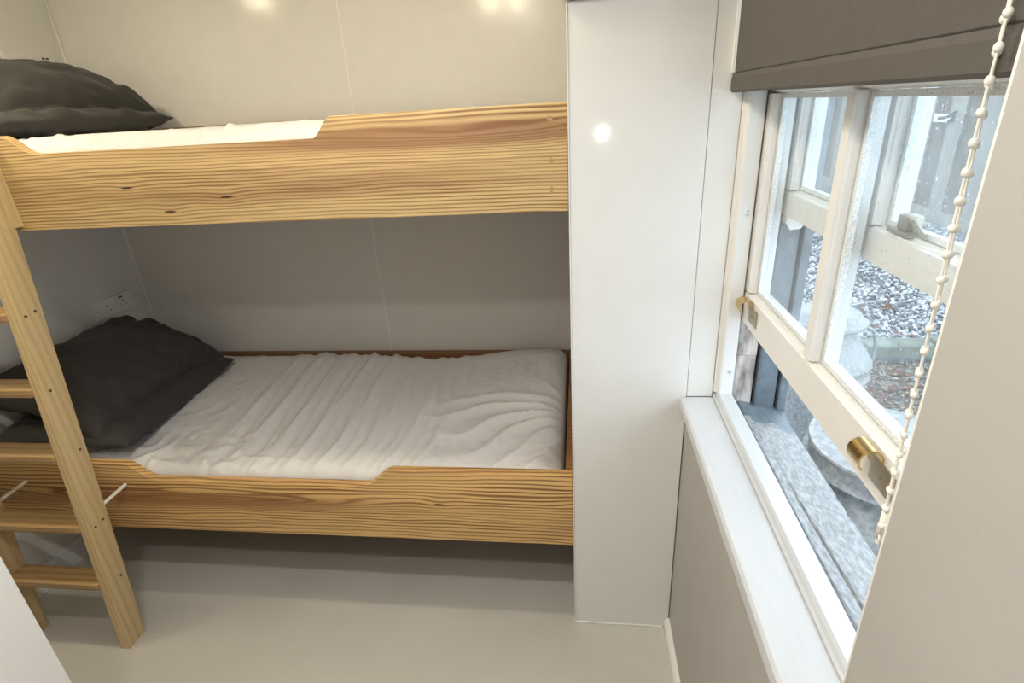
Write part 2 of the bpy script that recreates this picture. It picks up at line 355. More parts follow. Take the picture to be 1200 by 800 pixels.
# far jamb, seen below the raised sash
link('pulley_stile', box(0.3645, 0.409, 1.214, W1-0.001, 0.930, 1.985, 0.001), 'weathered_wood', win)
link('pulley_stile', box(0.3645, 0.409, 1.2155, W1-0.001, 0.790, 0.929, 0.001), 'weathered_wood', win)
link('draught_gap', box(0.4095, 0.4145, 1.224, W1-0.001, 0.790, 1.985), 'dark_gap', win)
link('outer_stile', prism([(0.415, W1-0.001), (0.415, 1.207), (0.418, 1.204), (0.422, 1.207), (0.424, 1.211), (0.462, 1.211), (0.462, W1-0.001)], 'z', 0.787, 1.985), 'frame_grey', win)
link('draught_gap', box(0.4625, 0.4665, 1.224, W1-0.001, 0.790, 1.985), 'dark_gap', win)
link('outer_lining', box(0.467, 0.486, 1.200, 1.29, 0.785, 1.99, 0.003), 'frame_grey', win)
link('outer_lining', box(0.467, 0.486, 0.34, 0.43, 0.785, 1.99, 0.003), 'frame_grey', win)
link('pulley_stile', box(0.3645, 0.466, W0+0.001, W0+0.014, 0.790, 1.985, 0.001), 'frame_white', win)
# weathered outer sill: sloping, with grooves
bs = bmesh.new(); nx, ny = 60, 140
g = [[None]*(ny+1) for _ in range(nx+1)]
for i in range(nx+1):
    for j in range(ny+1):
        x = 0.3645+(0.480-0.3645)*i/nx; y = W0+0.001+(W1-W0-0.002)*j/ny
        z = 0.806-0.022*i/nx + 0.0014*ns(x*60, y*14, 3)
        z -= 0.007*gauss(x, 0.376+0.004*ns(y*4, 1), 0.003)+0.006*gauss(x, 0.398+0.03*(0.9-y), 0.002)*smoothstep(1.0, 0.8, y)
        for yy in (0.86, 0.90, 0.80): z -= 0.004*gauss(y+0.25*(x-0.42), yy, 0.006)*smoothstep(0.39, 0.41, x)
        if y > 1.15: z += 0.004*smoothstep(1.15, 1.2, y)
        g[i][j] = bs.verts.new((x, y, z))
for i in range(nx):
    for j in range(ny): bs.faces.new((g[i][j], g[i+1][j], g[i+1][j+1], g[i][j+1]))
ed = [e for e in bs.edges if e.is_boundary]
r = bmesh.ops.extrude_edge_only(bs, edges=ed)
for v in r['geom']:
    if isinstance(v, bmesh.types.BMVert): v.co.z = 0.740 if v.co.x > 0.472 else 0.7765
for f in bs.faces:
    c = f.calc_center_median()
    if c.y+0.5*(c.x-0.42)+0.03*ns(c.x*40, c.y*40, 2) > 1.135: f.material_index = 1
link('outer_sill', bs, ['outer_sill', 'frame_grey'], win, smooth='auto')

def sash(name, x0, x1, z0, z1, railb, railt, y0=0.416, y1=1.2125, bar=0.8555, horn=False, st=0.024, hb=0.0115, mats=('frame_white',)):
    mw = mats[0]; xm = x0+0.014
    root = empty(name, ((x0+x1)/2, (y0+y1)/2, z0), win)
    gx = (x0+x1)/2
    def bar_v(ya, yb, za, zb, mould):                  # vertical member with a moulded inner edge
        pts = [(x0, ya), (x0, yb)]
        if mould in ('both', 'hi'): pts += [(x0+0.004, yb+0.001), (x0+0.006, yb+0.003), (xm, yb+0.004), (xm, yb+0.006), (x1, yb+0.006)]
        else: pts += [(x1, yb)]
        if mould in ('both', 'lo'): pts += [(x1, ya-0.006), (xm, ya-0.006), (xm, ya-0.004), (x0+0.006, ya-0.003), (x0+0.004, ya-0.001)]
        else: pts += [(x1, ya)]
        return prism(pts, 'z', za, zb)
    def bar_h(za, zb, mould):
        pts = [(x0, za), (x0, zb)]
        if mould == 'hi': pts += [(x0+0.004, zb+0.001), (x0+0.006, zb+0.003), (xm, zb+0.004), (xm, zb+0.006), (x1, zb+0.006), (x1, za)]
        else: pts += [(x1, zb), (x1, za-0.006), (xm, za-0.006), (xm, za-0.004), (x0+0.006, za-0.003), (x0+0.004, za-0.001)]
        b2 = bmesh.new()
        A = [b2.verts.new((p[0], y0, p[1])) for p in pts]; B = [b2.verts.new((p[0], y1, p[1])) for p in pts]; n = len(pts)
        b2.faces.new(A); b2.faces.new(list(reversed(B)))
        for i in range(n): b2.faces.new((A[i], B[i], B[(i+1) % n], A[(i+1) % n]))
        return b2
    link('bottom_rail', bar_h(z0, z0+railb, 'hi'), mw, root)
    link('top_rail', bar_h(z1-railt, z1, 'lo'), mw, root)
    a, c = z0+railb, z1-railt
    link('stile', bar_v(y1-st, y1, a+0.0062, c-0.0062, 'lo'), mw, root)
    link('stile', bar_v(y0, y0+st, a+0.0062, c-0.0062, 'hi'), mw, root)
    link('glazing_bar', bar_v(bar-hb, bar+hb, a+0.0062, c-0.0062, 'both'), mw, root)
    for ya, yb in ((y0+st+0.006, bar-hb-0.006), (bar+hb+0.006, y1-st-0.006)):
        za, zb = a+0.006, c-0.006
        link('pane', box(gx-0.007, gx+0.007, ya, yb, za, zb), 'pane_glass', root)
        s = box(gx-0.0045, gx+0.0045, ya+0.001, ya+0.009, za+0.001, zb-0.001)
        box(gx-0.0045, gx+0.0045, yb-0.009, yb-0.001, za+0.001, zb-0.001, bm=s)
        box(gx-0.0045, gx+0.0045, ya+0.009, yb-0.009, za+0.001, za+0.009, bm=s)
        box(gx-0.0045, gx+0.0045, ya+0.009, yb-0.009, zb-0.009, zb-0.001, bm=s)
        link('spacer_bar', s, 'spacer_white', root)
    if horn:
        for ya, yb in ((y0, y0+st), (y1-st, y1)):
            link('sash_horn', prism([(x0+0.002, z0-0.0005), (x1-0.002, z0-0.0005), (x1-0.002, z0-0.012), (x1-0.012, z0-0.028), (x0+0.012, z0-0.030), (x0+0.002, z0-0.016)], 'y', ya, yb, 0.001), mw, root)
    return root
ls = sash('lower_sash', 0.3655, 0.4085, 1.021, 1.540, 0.066, 0.042)
us = sash('upper_sash', 0.4165, 0.4605, 1.262, 1.975, 0.045, 0.045, y1=1.2085, st=0.034, hb=0.016, horn=True)
# brass sash lifts on the bottom rail
for y in (1.145, 0.600):
    x = 0.3655
    cx_, cz_, R_ = x-0.0152, 1.076, 0.0150
    outer = [(cx_+R_*math.cos(t), cz_+R_*math.sin(t)*1.1) for t in [math.pi*k/10 for k in range(0, 14)]]
    inner = [(cx_+(R_-0.0026)*math.cos(t), cz_+(R_-0.0026)*math.sin(t)*1.1) for t in [math.pi*k/10 for k in range(13, -1, -1)]]
    l = link('sash_lift', prism([(x-0.0002, 1.060)] + outer + inner + [(x-0.0022, 1.060)], 'y', y-0.006, y+0.026), 'brass', ls, smooth='auto')
    plate = box(x-0.0032, x-0.0003, y-0.036, y+0.016, 1.040, 1.074, 0.001)
    for dy in (-0.026, -0.008): disc((x-0.0032, y+dy, 1.057), (-1, 0, 0), 0.003, 0.0010, bm=plate)
    link('sash_lift_plate', plate, 'aged_metal', ls, smooth='auto')
# fastener on the meeting rail of the upper sash
b2 = box(0.419, 0.450, 0.755, 0.805, 1.3125, 1.318, 0.001); box(0.424, 0.446, 0.768, 0.792, 1.318, 1.338, 0.004, bm=b2)
tube([(0.435, 0.780, 1.330), (0.428, 0.750, 1.326), (0.424, 0.725, 1.321)], [0.005, 0.004, 0.003], 8, bm=b2)
link('sash_fastener', b2, 'aged_metal', us, smooth='auto')

# ------------------------------------------------------------------ roller blind
bl = tag(empty('roller_blind', (0.30, 0.81, 1.497)), 'dark taupe roller blind half lowered over the sash window', 'blind')
link('fabric', box(0.2985, 0.3005, 0.425, 1.214, 1.531, 1.955), 'blind_fabric', bl)
link('bottom_bar', prism([(0.2955, 1.502), (0.2985, 1.498), (0.304, 1.498), (0.307, 1.502), (0.307, 1.522), (0.3025, 1.5315), (0.2985, 1.5315), (0.2955, 1.524)], 'y', 0.422, 1.2245, 0.0008), 'blind_fabric', bl)
link('roller_tube', tube([(0.299, 0.425, 1.962), (0.299, 1.2245, 1.962)], 0.020, 20), 'blind_fabric', bl, smooth='auto')
link('bracket', box(0.2800, 0.3195, 0.4045, 0.424, 1.935, 1.988, 0.003), 'chain_plastic', bl)
link('side_channel', box(0.2935, 0.3195, 1.2175, 1.2265, 1.5325, 1.93, 0.002), 'trim_white', bl)
link('hem_seam', box(0.2979, 0.2984, 0.425, 1.214, 1.5320, 1.5335), 'dark_gap', bl)
ch = []
def chain_pt(t, s):                                   # s: which strand
    z = 1.94-(1.94-1.095)*t
    k = s*(0.010*(1-t)+0.003)
    return Vector((0.2895+0.53*k+0.0010*math.sin(t*9+s), 0.4675-0.017*t**2+0.85*k+0.0012*math.sin(t*14+1.0+s), z))
cord = bmesh.new()
for s in (-1, 1): tube([chain_pt(k/60, s) for k in range(61)], 0.0011, 6, bm=cord)
tube([chain_pt(1, -1), chain_pt(1, -1)+Vector((0.001, -0.001, -0.012)), chain_pt(1, 1)+Vector((-0.001, 0.001, -0.012)), chain_pt(1, 1)], 0.0011, 6, bm=cord)
cord_o = link('pull_chain', cord, 'chain_plastic', bl, smooth=True)
first = None
for s in (-1, 1):
    L = 0.85; n = int(L/0.0205)
    for k in range(n):
        p = chain_pt((k+0.5+(0.12 if s > 0 else 0))/n, s)
        if first is None:
            bb2 = bmesh.new(); bmesh.ops.create_icosphere(bb2, subdivisions=2, radius=0.0033)
            for v in bb2.verts: v.co = Vector((v.co.x, v.co.y, v.co.z*1.15))+p
            first = link('bead', bb2, 'chain_plastic', cord_o, smooth=True, origin=p)
        else: dup(first, p, cord_o)
p = chain_pt(1, 0)
cc = tube([p+Vector((0, 0, 0.028)), p+Vector((0.002, 0, 0.010)), p+Vector((0, 0.001, -0.006))], [0.003, 0.0048, 0.0032], 8)
tube([p+Vector((0, 0, 0.02)), p+Vector((0.004, -0.010, 0.024))], 0.0012, 6, bm=cc); tube([p+Vector((0, 0, 0.014)), p+Vector((0.002, -0.012, 0.012))], 0.0012, 6, bm=cc)
link('chain_connector', cc, 'chain_plastic', bl, smooth=True)

# ------------------------------------------------------------------ bunks
def ease(x0, z0, x1, z1, n=8):
    return [(x0+(x1-x0)*k/n, z0+(z1-z0)*(0.5-0.5*math.cos(math.pi*k/n))*0.7+(z1-z0)*0.3*k/n) for k in range(n+1)]
def bunk(name, label, z0, ztop, znotch, n0, n1, n2, n3, frontmat):
    root = tag(empty(name, (-0.96, 1.66, z0)), label, 'bunk bed')
    xa, xb = XL+0.002, -0.0255
    pts = [(xa, z0), (xb, z0), (xb, ztop)] + ease(n3, ztop, n2, znotch) + ease(n1, znotch, n0, ztop) + [(xa, ztop)]
    link('front_rail', prism(pts, 'y', 1.235, 1.262, 0.003), frontmat, root, smooth='auto')
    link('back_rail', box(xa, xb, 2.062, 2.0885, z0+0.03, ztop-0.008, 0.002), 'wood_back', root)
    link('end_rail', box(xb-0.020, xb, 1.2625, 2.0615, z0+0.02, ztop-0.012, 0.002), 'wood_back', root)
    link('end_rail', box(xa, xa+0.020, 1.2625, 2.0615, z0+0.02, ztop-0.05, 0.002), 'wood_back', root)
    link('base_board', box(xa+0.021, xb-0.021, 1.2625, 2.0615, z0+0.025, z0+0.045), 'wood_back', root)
    return root
ub = bunk('bunk_bed', 'upper pine bunk fixed high on the wall, with a cut-out front board', 1.276, 1.500, 1.456, -1.372, -1.300, -0.592, -0.545, 'wood_upper')
lb = bunk('bunk_bed', 'lower pine bunk fixed low above the floor, with a cut-out front board', 0.305, 0.556, 0.501, -1.402, -1.315, -0.628, -0.545, 'wood_lower')
for z in (1.470, 1.385, 1.325):
    link('wood_plug', disc((-0.062, 1.2352, z), (0, -1, 0), 0.006, 0.0008), 'wood_plug', ub)

def bedding(name, mat, x0, x1, y0, y1, zb, hfun, parent=None, nx=220, ny=110, rim=0.055):
    bm = bmesh.new(); grid = []
    for i in range(nx+1):
        row = []
        for j in range(ny+1):
            u = i/nx; w = j/ny
            # crowd samples toward the edges so that the rounded border is smooth
            x = x0+(x1-x0)*(u); y = y0+(y1-y0)*(w)
            row.append(bm.verts.new((x, y, hfun(x, y))))
        grid.append(row)
    for i in range(nx):
        for j in range(ny): bm.faces.new((grid[i][j], grid[i+1][j], grid[i+1][j+1], grid[i][j+1]))
    ed = [e for e in bm.edges if e.is_boundary]
    r = bmesh.ops.extrude_edge_only(bm, edges=ed)
    new = [v for v in r['geom'] if isinstance(v, bmesh.types.BMVert)]
    for v in new: v.co.z = zb
    bmesh.ops.contextual_create(bm, geom=[e for e in bm.edges if e.is_boundary])
    return link(name, bm, mat, parent, smooth='auto')
def edge_drop(d, rim, depth):                         # rounded shoulder
    if d >= rim: return 0.0
    t = 1-d/rim
    return depth*(1-math.sqrt(max(0.0, 1-t*t)))
def ridge(s): return (1-abs(s-math.floor(s)-0.5)*2)
DX0, DX1, DY0, DY1 = -1.884, -0.052, 1.2645, 2.0600
def lower_h(x, y):
    z = 0.548
    z += 0.030*smoothstep(-0.50, -0.20, x)*smoothstep(1.30, 1.75, y)+0.006*smoothstep(-0.8, -1.2, x)
    z -= 0.012*gauss(x, -0.62, 0.10)*smoothstep(1.6, 2.0, y)
    z -= 0.022*smoothstep(1.75, 1.27, y)
    z += 0.010*ns(x*2.2, y*2.2, 1.0)
    # long soft folds running across the bed, swept toward the head at the front
    wx = x+0.42*(1.75-y)**2*(1 if y < 1.75 else 0.2)+0.10*(y-1.6)+0.035*ns(x*3, y*2.5, 4)
    m_ = smoothstep(-1.35, -1.05, x)*smoothstep(-0.30, -0.60, x)
    a = ridge(wx/0.098+0.5*ns(x*1.3, y*1.7, 9)); a2 = ridge(wx/0.047+0.9*ns(x*2, y*2, 13))
    z += m_*(0.0170*a*a*(0.45+0.9*abs(ns(x*3, y*3, 21)))+0.0060*a2*a2)
    # pulls fanning from the far right corner
    dx, dy = x-0.02, y-1.62
    ang = math.atan2(dy, -dx); rad = math.hypot(dx, dy)
    mr_ = smoothstep(0.10, 0.20, rad)*smoothstep(0.62, 0.30, rad)*smoothstep(0.35, -0.1, ang)
    f = ridge(ang*4.2+0.8*ns(x*5, y*5, 31))
    z += 0.010*mr_*f*f*1.5
    f = ridge(ang*2.3+0.5*ns(x*4, y*4, 35)); z += 0.004*smoothstep(0.62, 0.2, rad)*f*f
    # crumples near the front and by the pillow
    cr = abs(ns(x*9+2*ns(x*4, y*4, 5), y*14, 41)); cr2 = abs(ns(x*22, y*17+2*ns(x*6, y*6, 8), 47))
    mf = smoothstep(1.52, 1.34, y)*(0.35+smoothstep(-0.85, -1.15, x)); ml = smoothstep(-1.05, -1.35, x)
    z -= (0.019*cr+0.008*cr2)*min(1.2, mf+0.45*ml)*0.9
    z += 0.0016*ns(x*26, y*26, 3)+0.0012*ns(x*60, y*40, 6)
    e = max(edge_drop(DX1-x, 0.085, 0.075), edge_drop(x-DX0, 0.05, 0.05), edge_drop(DY1-y, 0.05, 0.035), edge_drop(y-DY0, 0.05, 0.035))
    return z-e
bedding('mattress', 'sheet_white', DX0, DX1, DY0, DY1, 0.3515, lower_h, nx=300, ny=150)
tag(bpy.data.objects['mattress'], 'rumpled white sheeted mattress lying in the lower bunk', 'mattress')
def upper_h(x, y):
    z = 1.490+0.004*ns(x*3, y*3, 2)
    d = y-DY0
    f = ridge(x/0.045+1.1*ns(x*4, y*6, 11)); f2 = ridge((x+0.5*d)/0.083+0.8*ns(x*3, y*3, 15))
    f3 = abs(ns(x*17+3*ns(x*5, y*5, 2), y*11, 19))
    z += (0.010*f*f+0.012*f2*f2)*smoothstep(0.30, 0.05, d)*(0.1+abs(ns(x*5, 2, 3))*2.4)-0.022*f3*smoothstep(0.35, 0.04, d)
    z += 0.0015*ns(x*20, y*20, 8)
    e = max(edge_drop(DX1-x, 0.06, 0.05), edge_drop(x-DX0, 0.05, 0.05), edge_drop(DY1-y, 0.05, 0.04), edge_drop(d, 0.09, 0.050))
    return z-e
o = bedding('mattress', 'sheet_white', DX0, DX1, DY0, DY1, 1.3225, upper_h, nx=260, ny=90)
tag(o, 'creased white sheeted mattress lying in the upper bunk', 'mattress')

def pillow(mat, label, center, a, b_, t, rot, seed, n=64, sag=0.0, group=None, floor_fn=None, wr=1.0):
    bm = bmesh.new()
    M = Matrix.Rotation(rot[2], 3, 'Z') @ Matrix.Rotation(rot[1], 3, 'Y') @ Matrix.Rotation(rot[0], 3, 'X')
    def pt(u, v, side):
        ux = a*u*(1-0.03*(1-v*v)-0.02*ns(v*2, seed)); vy = b_*v*(1-0.06*(1-u*u)-0.02*ns(u*2, seed+5))
        prof = ((1-abs(u)**4.2)*(1-abs(v)**3.0))
        h = t*max(0.0, prof)**0.46
        edge = 1-prof
        w = ns(u*2.4, v*2.4, seed+side*7)*0.14*h
        w += wr*(abs(ns(u*4+ns(u*2, v*2, seed), v*5, seed+side*3))-0.25)*0.22*t*min(1, prof*3)*(0.35+edge)
        w += wr*(ridge(1.6*v+1.4*u*v+0.9*ns(u*2, v*2, seed+9))**3)*0.10*t*min(1, prof*4)*edge
        z = side*(h+w)+0.012*(u*u*v*v)*t
        p = M @ Vector((ux, vy, z-sag*(u*u))) + Vector(center)
        return p
    T = {}; B = {}
    for i in range(n+1):
        for j in range(n+1):
            u = math.sin(math.pi/2*(2*i/n-1)); v = math.sin(math.pi/2*(2*j/n-1))
            T[i, j] = bm.verts.new(pt(u, v, 1))
            if i in (0, n) or j in (0, n): B[i, j] = T[i, j]
            else: B[i, j] = bm.verts.new(pt(u, v, -1))
    for i in range(n):
        for j in range(n):
            bm.faces.new((T[i, j], T[i+1, j], T[i+1, j+1], T[i, j+1]))
            q = (B[i, j], B[i, j+1], B[i+1, j+1], B[i+1, j])
            if len(set(q)) == 4 and not all(k in T.values() for k in q):
                bm.faces.new(q)
            elif len(set(q)) == 4:
                try: bm.faces.new(q)
                except ValueError: pass
    if floor_fn:
        for v in bm.verts:
            fz = floor_fn(v.co.x, v.co.y)
            if v.co.z < fz: v.co.z = fz+0.15*(v.co.z-fz)*0.0
            if v.co.x < XL+0.004: v.co.x = XL+0.004
            if v.co.y > YB-0.036: v.co.y = YB-0.036
    else:
        for v in bm.verts:
            if v.co.x < XL+0.004: v.co.x = XL+0.004
            if v.co.y > YB-0.004: v.co.y = YB-0.004
    o = link('pillow', bm, mat, smooth=True)
    return tag(o, label, 'pillow', group)
from mathutils.bvhtree import BVHTree
def over(o, base):
    me = o.data; bt = BVHTree.FromPolygons([tuple(v.co+o.location) for v in me.vertices], [tuple(p.vertices) for p in me.polygons])
    def fn(x, y):
        h = bt.ray_cast(Vector((x, y, 3.0)), Vector((0, 0, -1)))
        z = base(x, y)
        if h[0] is not None: z = max(z, h[0].z+0.0015)
        return z
    return fn
def lowfloor(x, y): return (lower_h(x, y) if DX0 < x < DX1 and DY0 < y < DY1 else 0.52)+0.002
def upfloor(x, y): return (upper_h(x, y) if DX0 < x < DX1 and DY0 < y < DY1 else 1.45)+0.002
p1 = pillow('pillow_dark', 'flattened charcoal pillow lying under another on the lower bunk', (-1.665, 1.590, 0.592), 0.235, 0.322, 0.058, (0.0, 0.02, 0.05), 3.3, floor_fn=lowfloor, wr=1.6)
pillow('pillow_dark', 'plump charcoal pillow lying on top of another on the lower bunk', (-1.705, 1.610, 0.708), 0.232, 0.315, 0.098, (0.02, 0.30, -0.03), 8.1, sag=0.050, wr=1.8, floor_fn=over(p1, lowfloor))
p2 = pillow('pillow_grey', 'squashed dark grey pillow lying under another on the upper bunk', (-1.675, 1.625, 1.525), 0.235, 0.335, 0.045, (0.0, 0.0, 0.02), 12.7, floor_fn=upfloor, wr=2.4)
pillow('pillow_grey', 'plump dark grey pillow lying on top of another on the upper bunk', (-1.705, 1.660, 1.612), 0.222, 0.335, 0.098, (0.02, 0.24, 0.02), 17.9, sag=0.050, wr=1.0, floor_fn=over(p2, upfloor))

# ------------------------------------------------------------------ ladder
lad = tag(empty('ladder', (-1.60, 1.09, 0.0)), 'pale pine ladder leaning against the upper bunk front board', 'ladder')
def yr(z): return 1.100+0.0965*z                       # rear edge of the stiles
def stile(xa, xb):
    pts = [(yr(0)-0.066, 0.0), (yr(0), 0.0), (yr(1.27), 1.27), (1.2335, 1.42), (1.2335, 1.475), (yr(1.475)-0.066, 1.475)]
    return prism(pts, 'x', xa, xb, 0.003)
RX0, RX1 = -1.447, -1.412; LX0, LX1 = -1.800, -1.765
sR = link('stile', stile(RX0, RX1), 'wood_ladder', lad, smooth='auto'); link('stile', stile(LX0, LX1), 'wood_ladder', lad, smooth='auto')
for zt in (1.085, 0.880, 0.682, 0.450, 0.248):
    yb = yr(zt)
    link('rung', box(LX1+0.0005, RX0-0.0005, yb-0.072, yb-0.004, zt-0.024, zt, 0.005), 'wood_rung', lad)
    for k, (dy, mm) in enumerate(((-0.050, 'plug_dark'), (-0.022, 'plug_dark' if zt != 0.880 else 'plug_pale'))):
        if zt in (0.248, 0.682) and k == 0: continue
        link('screw_plug', disc((RX1, yb+dy, zt-0.008-(0.004 if k == 0 else 0)), (1, 0, 0), 0.0042, 0.0008, 10), mm, lad)
link('screw_plug', disc((RX1, 1.196, 1.285), (1, 0, 0), 0.006, 0.0008, 12), 'plug_pale', lad)
for x in ((RX0+RX1)/2+0.012, (LX0+LX1)/2+0.012):       # stand-off dowels against the lower bunk
    link('stand_off_dowel', tube([(x, yr(0.478)-0.002, 0.478), (x, 1.2345, 0.480)], 0.0055, 10), 'dowel_white', lad, smooth='auto')
link('hook_block', prism([(1.2150, 1.288), (1.2345, 1.288), (1.2345, 1.50), (1.262, 1.503), (1.262, 1.520), (1.205, 1.520), (1.205, 1.476), (1.2335, 1.4755), (1.2335, 1.42)], 'x', RX0+0.002, RX1+0.012, 0.0), 'wood_ladder', lad)

# ------------------------------------------------------------------ sockets on the left wall
def socket(label, y0, y1, z0, z1, usb):
    r = tag(empty('wall_socket', (XL, (y0+y1)/2, z0)), label, 'socket')
    x = XL
    pl_ = link('face_plate', box(x+0.0003, x+0.009, y0, y1, z0, z1, 0.0025), 'socket_plastic', r)
    ym, h = (y0+y1)/2, z1-z0
    for c in (y0+(y1-y0)*0.30, y0+(y1-y0)*0.70):
        b2 = box(x+0.0085, x+0.0096, c-0.004, c+0.004, z0+h*0.56, z0+h*0.60)
        for dy in (-0.012, 0.012): box(x+0.0085, x+0.0096, c+dy-0.003, c+dy+0.003, z0+h*0.30, z0+h*0.335, bm=b2)
        link('pin_hole', b2, 'black_plastic', r)
    for c in (ym-0.014, ym+0.014):
        link('switch', box(x+0.009, x+0.0125, c-0.006, c+0.006, z1-h*0.38, z1-h*0.14, 0.001), 'socket_plastic', r)
    if usb:
        for dy in (0.0, 0.016): link('charging_port', box(x+0.0085, x+0.0097, y1-0.052+dy, y1-0.041+dy, z1-h*0.22, z1-h*0.13), 'black_plastic', r)
    else:
        link('charging_port', box(x+0.0085, x+0.0097, ym+0.018, ym+0.045, z1-h*0.24, z1-h*0.16), 'black_plastic', r)
    for c in (y0+0.012, y1-0.012): link('screw', disc((x+0.009, c, z0+h*0.5), (1, 0, 0), 0.003, 0.0007, 10), 'steel', r)
socket('white double wall socket above the lower bunk pillows', 1.812, 2.020, 0.803, 0.874, False)
socket('white double wall socket peeking over the upper bunk pillows', 1.838, 2.034, 1.690, 1.757, True)

# ------------------------------------------------------------------ lamps of the room, and one added over the pillow end
def downlight(label, x, y, bulb, r=0.045, dome=0.0):
    e = tag(empty('ceiling_downlight', (x, y, ZC-0.006)), label, 'light')
    link('trim_ring', lathe([(r+0.001, ZC-0.0005), (r+0.001, ZC-0.006), (r+0.006, ZC-0.007), (r+0.014, ZC-0.004), (r+0.015, ZC-0.0005)], x, y, 32), 'trim_white', e, smooth='auto')
    prof = [(0.0, ZC-0.005), (r*0.7, ZC-0.005), (r, ZC-0.004), (r, ZC-0.001), (0.0, ZC-0.001)]
    if dome: prof = [(r*math.sin(t), ZC-0.004-dome*math.cos(t)) for t in [math.pi/2*k/10 for k in range(11)]] + [(r, ZC-0.001), (0.0, ZC-0.001)]
    link('diffuser', lathe(prof, x, y, 28), bulb, e, smooth='auto')
downlight('round ceiling downlight added unseen above the pillow end of the upper bunk', -1.60, 1.14, 'warm_bulb', 0.062, dome=0.016)  # added lamp, out of view: spreads light along the bunk and upper wall
sp = tag(empty('ceiling_spotlight', (-0.36, 1.14, ZC-0.02)), 'white twin-bulb ceiling light above the foot end of the upper bunk', 'light')
link('ceiling_plate', box(-0.47, -0.25, 1.11, 1.17, ZC-0.018, ZC-0.0005, 0.004), 'trim_white', sp)
for cx_ in (-0.425, -0.295):
    link('lamp_holder', lathe([(0.0, ZC-0.0185), (0.020, ZC-0.0185), (0.022, ZC-0.050), (0.024, ZC-0.062), (0.0, ZC-0.062)], cx_, 1.14, 20), 'trim_white', sp, smooth='auto')
    b2 = bmesh.new(); bmesh.ops.create_uvsphere(b2, u_segments=16, v_segments=10, radius=0.027)
    for v in b2.verts: v.co += Vector((cx_, 1.14, ZC-0.0895))
    link('bulb', b2, 'warm_bulb', sp, smooth=True)
downlight('round ceiling downlight in mid ceiling, nearer the ladder', -0.53, 0.40, 'entry_bulb')
downlight('round ceiling downlight in mid ceiling, nearer the window', -0.37, 0.40, 'entry_bulb')
downlight('round ceiling downlight close to the entrance wall', -0.32, -0.05, 'entry_bulb', 0.062)
g_ = tag(empty('wall_lamp', (0.14, YF, 1.34)), 'small round white wall lamp on the entrance wall', 'light')
link('back_plate', tube([(0.14, YF+0.0003, 1.31), (0.14, YF+0.02, 1.31)], 0.05, 20), 'trim_white', g_, smooth='auto')
b2 = bmesh.new(); bmesh.ops.create_uvsphere(b2, u_segments=20, v_segments=12, radius=0.032)
for v in b2.verts: v.co += Vector((0.14, YF+0.053, 1.31))
link('globe', b2, 'white_globe', g_, smooth=True)

# ------------------------------------------------------------------ outside
GZ = -0.05
struct('ground_paving', box(0.471, 1.45, -0.6, 3.0, GZ-0.05, GZ), 'concrete')
struct('ground_soil', box(1.4505, 4.3, -0.6, 3.20, GZ-0.06, GZ-0.008), 'soil')
struct('ground_gravel', box(0.471, 4.6, 3.2005, 14.5, GZ-0.06, GZ+0.02), 'gravel_base')
struct('ground_far', box(4.601, 30, -0.6, 14.5, GZ-0.06, GZ), 'soil')
# stones of the gravel, one mass
base = bmesh.new(); bmesh.ops.create_icosphere(base, subdivisions=1, radius=1.0)
bv = [v.co.copy() for v in base.verts]; bf = [[v.index for v in f.verts] for f in base.faces]; base.free()
VV, FF = [], []
rnd = random.Random(5)
for k in range(15000):
    y = 3.42+4.3*rnd.random()**1.5; x = rnd.uniform(0.9, 4.0)
    if not (0.36*y-0.35 < x < 0.70*y+0.35): continue
    s = rnd.uniform(0.009, 0.019); q = Matrix.Rotation(rnd.random()*6.28, 3, (rnd.random(), rnd.random(), rnd.random()+0.1))
    sc = Vector((s*rnd.uniform(0.8, 1.4), s, s*rnd.uniform(0.5, 0.9))); i0 = len(VV); c = Vector((x, y, GZ+0.022+s*0.35+rnd.random()*0.006))
    for v in bv: VV.append(tuple(q @ Vector((v.x*sc.x, v.y*sc.y, v.z*sc.z)) + c))
    for f in bf: FF.append([i0+j for j in f])
me = bpy.data.meshes.new('gravel'); me.from_pydata(VV, [], FF); me.materials.append(MATS['gravel_stone'])
gr = bpy.data.objects.new('gravel', me); col.objects.link(gr); WLOC['gravel'] = Vector((0, 0, 0))
tag(gr, 'loose blue-grey gravel covering the yard outside the window', 'gravel', kind='stuff')
# kerb of rough stones
def rough_stone(x0, x1, y0, y1, z0, z1, seed):
    b2 = box(x0, x1, y0, y1, z0, z1, 0.02, 2); bmesh.ops.subdivide_edges(b2, edges=list(b2.edges), cuts=2, use_grid_fill=True)
    for v in b2.verts:
        d = Vector((ns(v.co.x*7, v.co.y*7, v.co.z*7+seed), ns(v.co.x*7+9, v.co.y*7, v.co.z*9+seed), ns(v.co.x*7, v.co.y*7+9, v.co.z*9+seed)))
        v.co += d*0.018; v.co.z = max(v.co.z, GZ-0.06)
    return b2
for k, (xa, xb, dy, lab) in enumerate(((1.10, 1.685, 0.01, 'rough grey edging stone hidden partly behind the handled milk churn'), (1.72, 2.11, 0.0, 'mossy rough edging stone in front of the gravel, beside the chain'), (2.15, 2.75, 0.02, 'rough edging stone of the gravel nearest the window wall edge'))):
    tag(link('edging_stone', rough_stone(xa, xb, 3.22+dy, 3.36+dy, GZ-0.045, 0.045, k*3.0), 'edging_stone', smooth=True), lab, 'stone', 'stones edging the gravel')
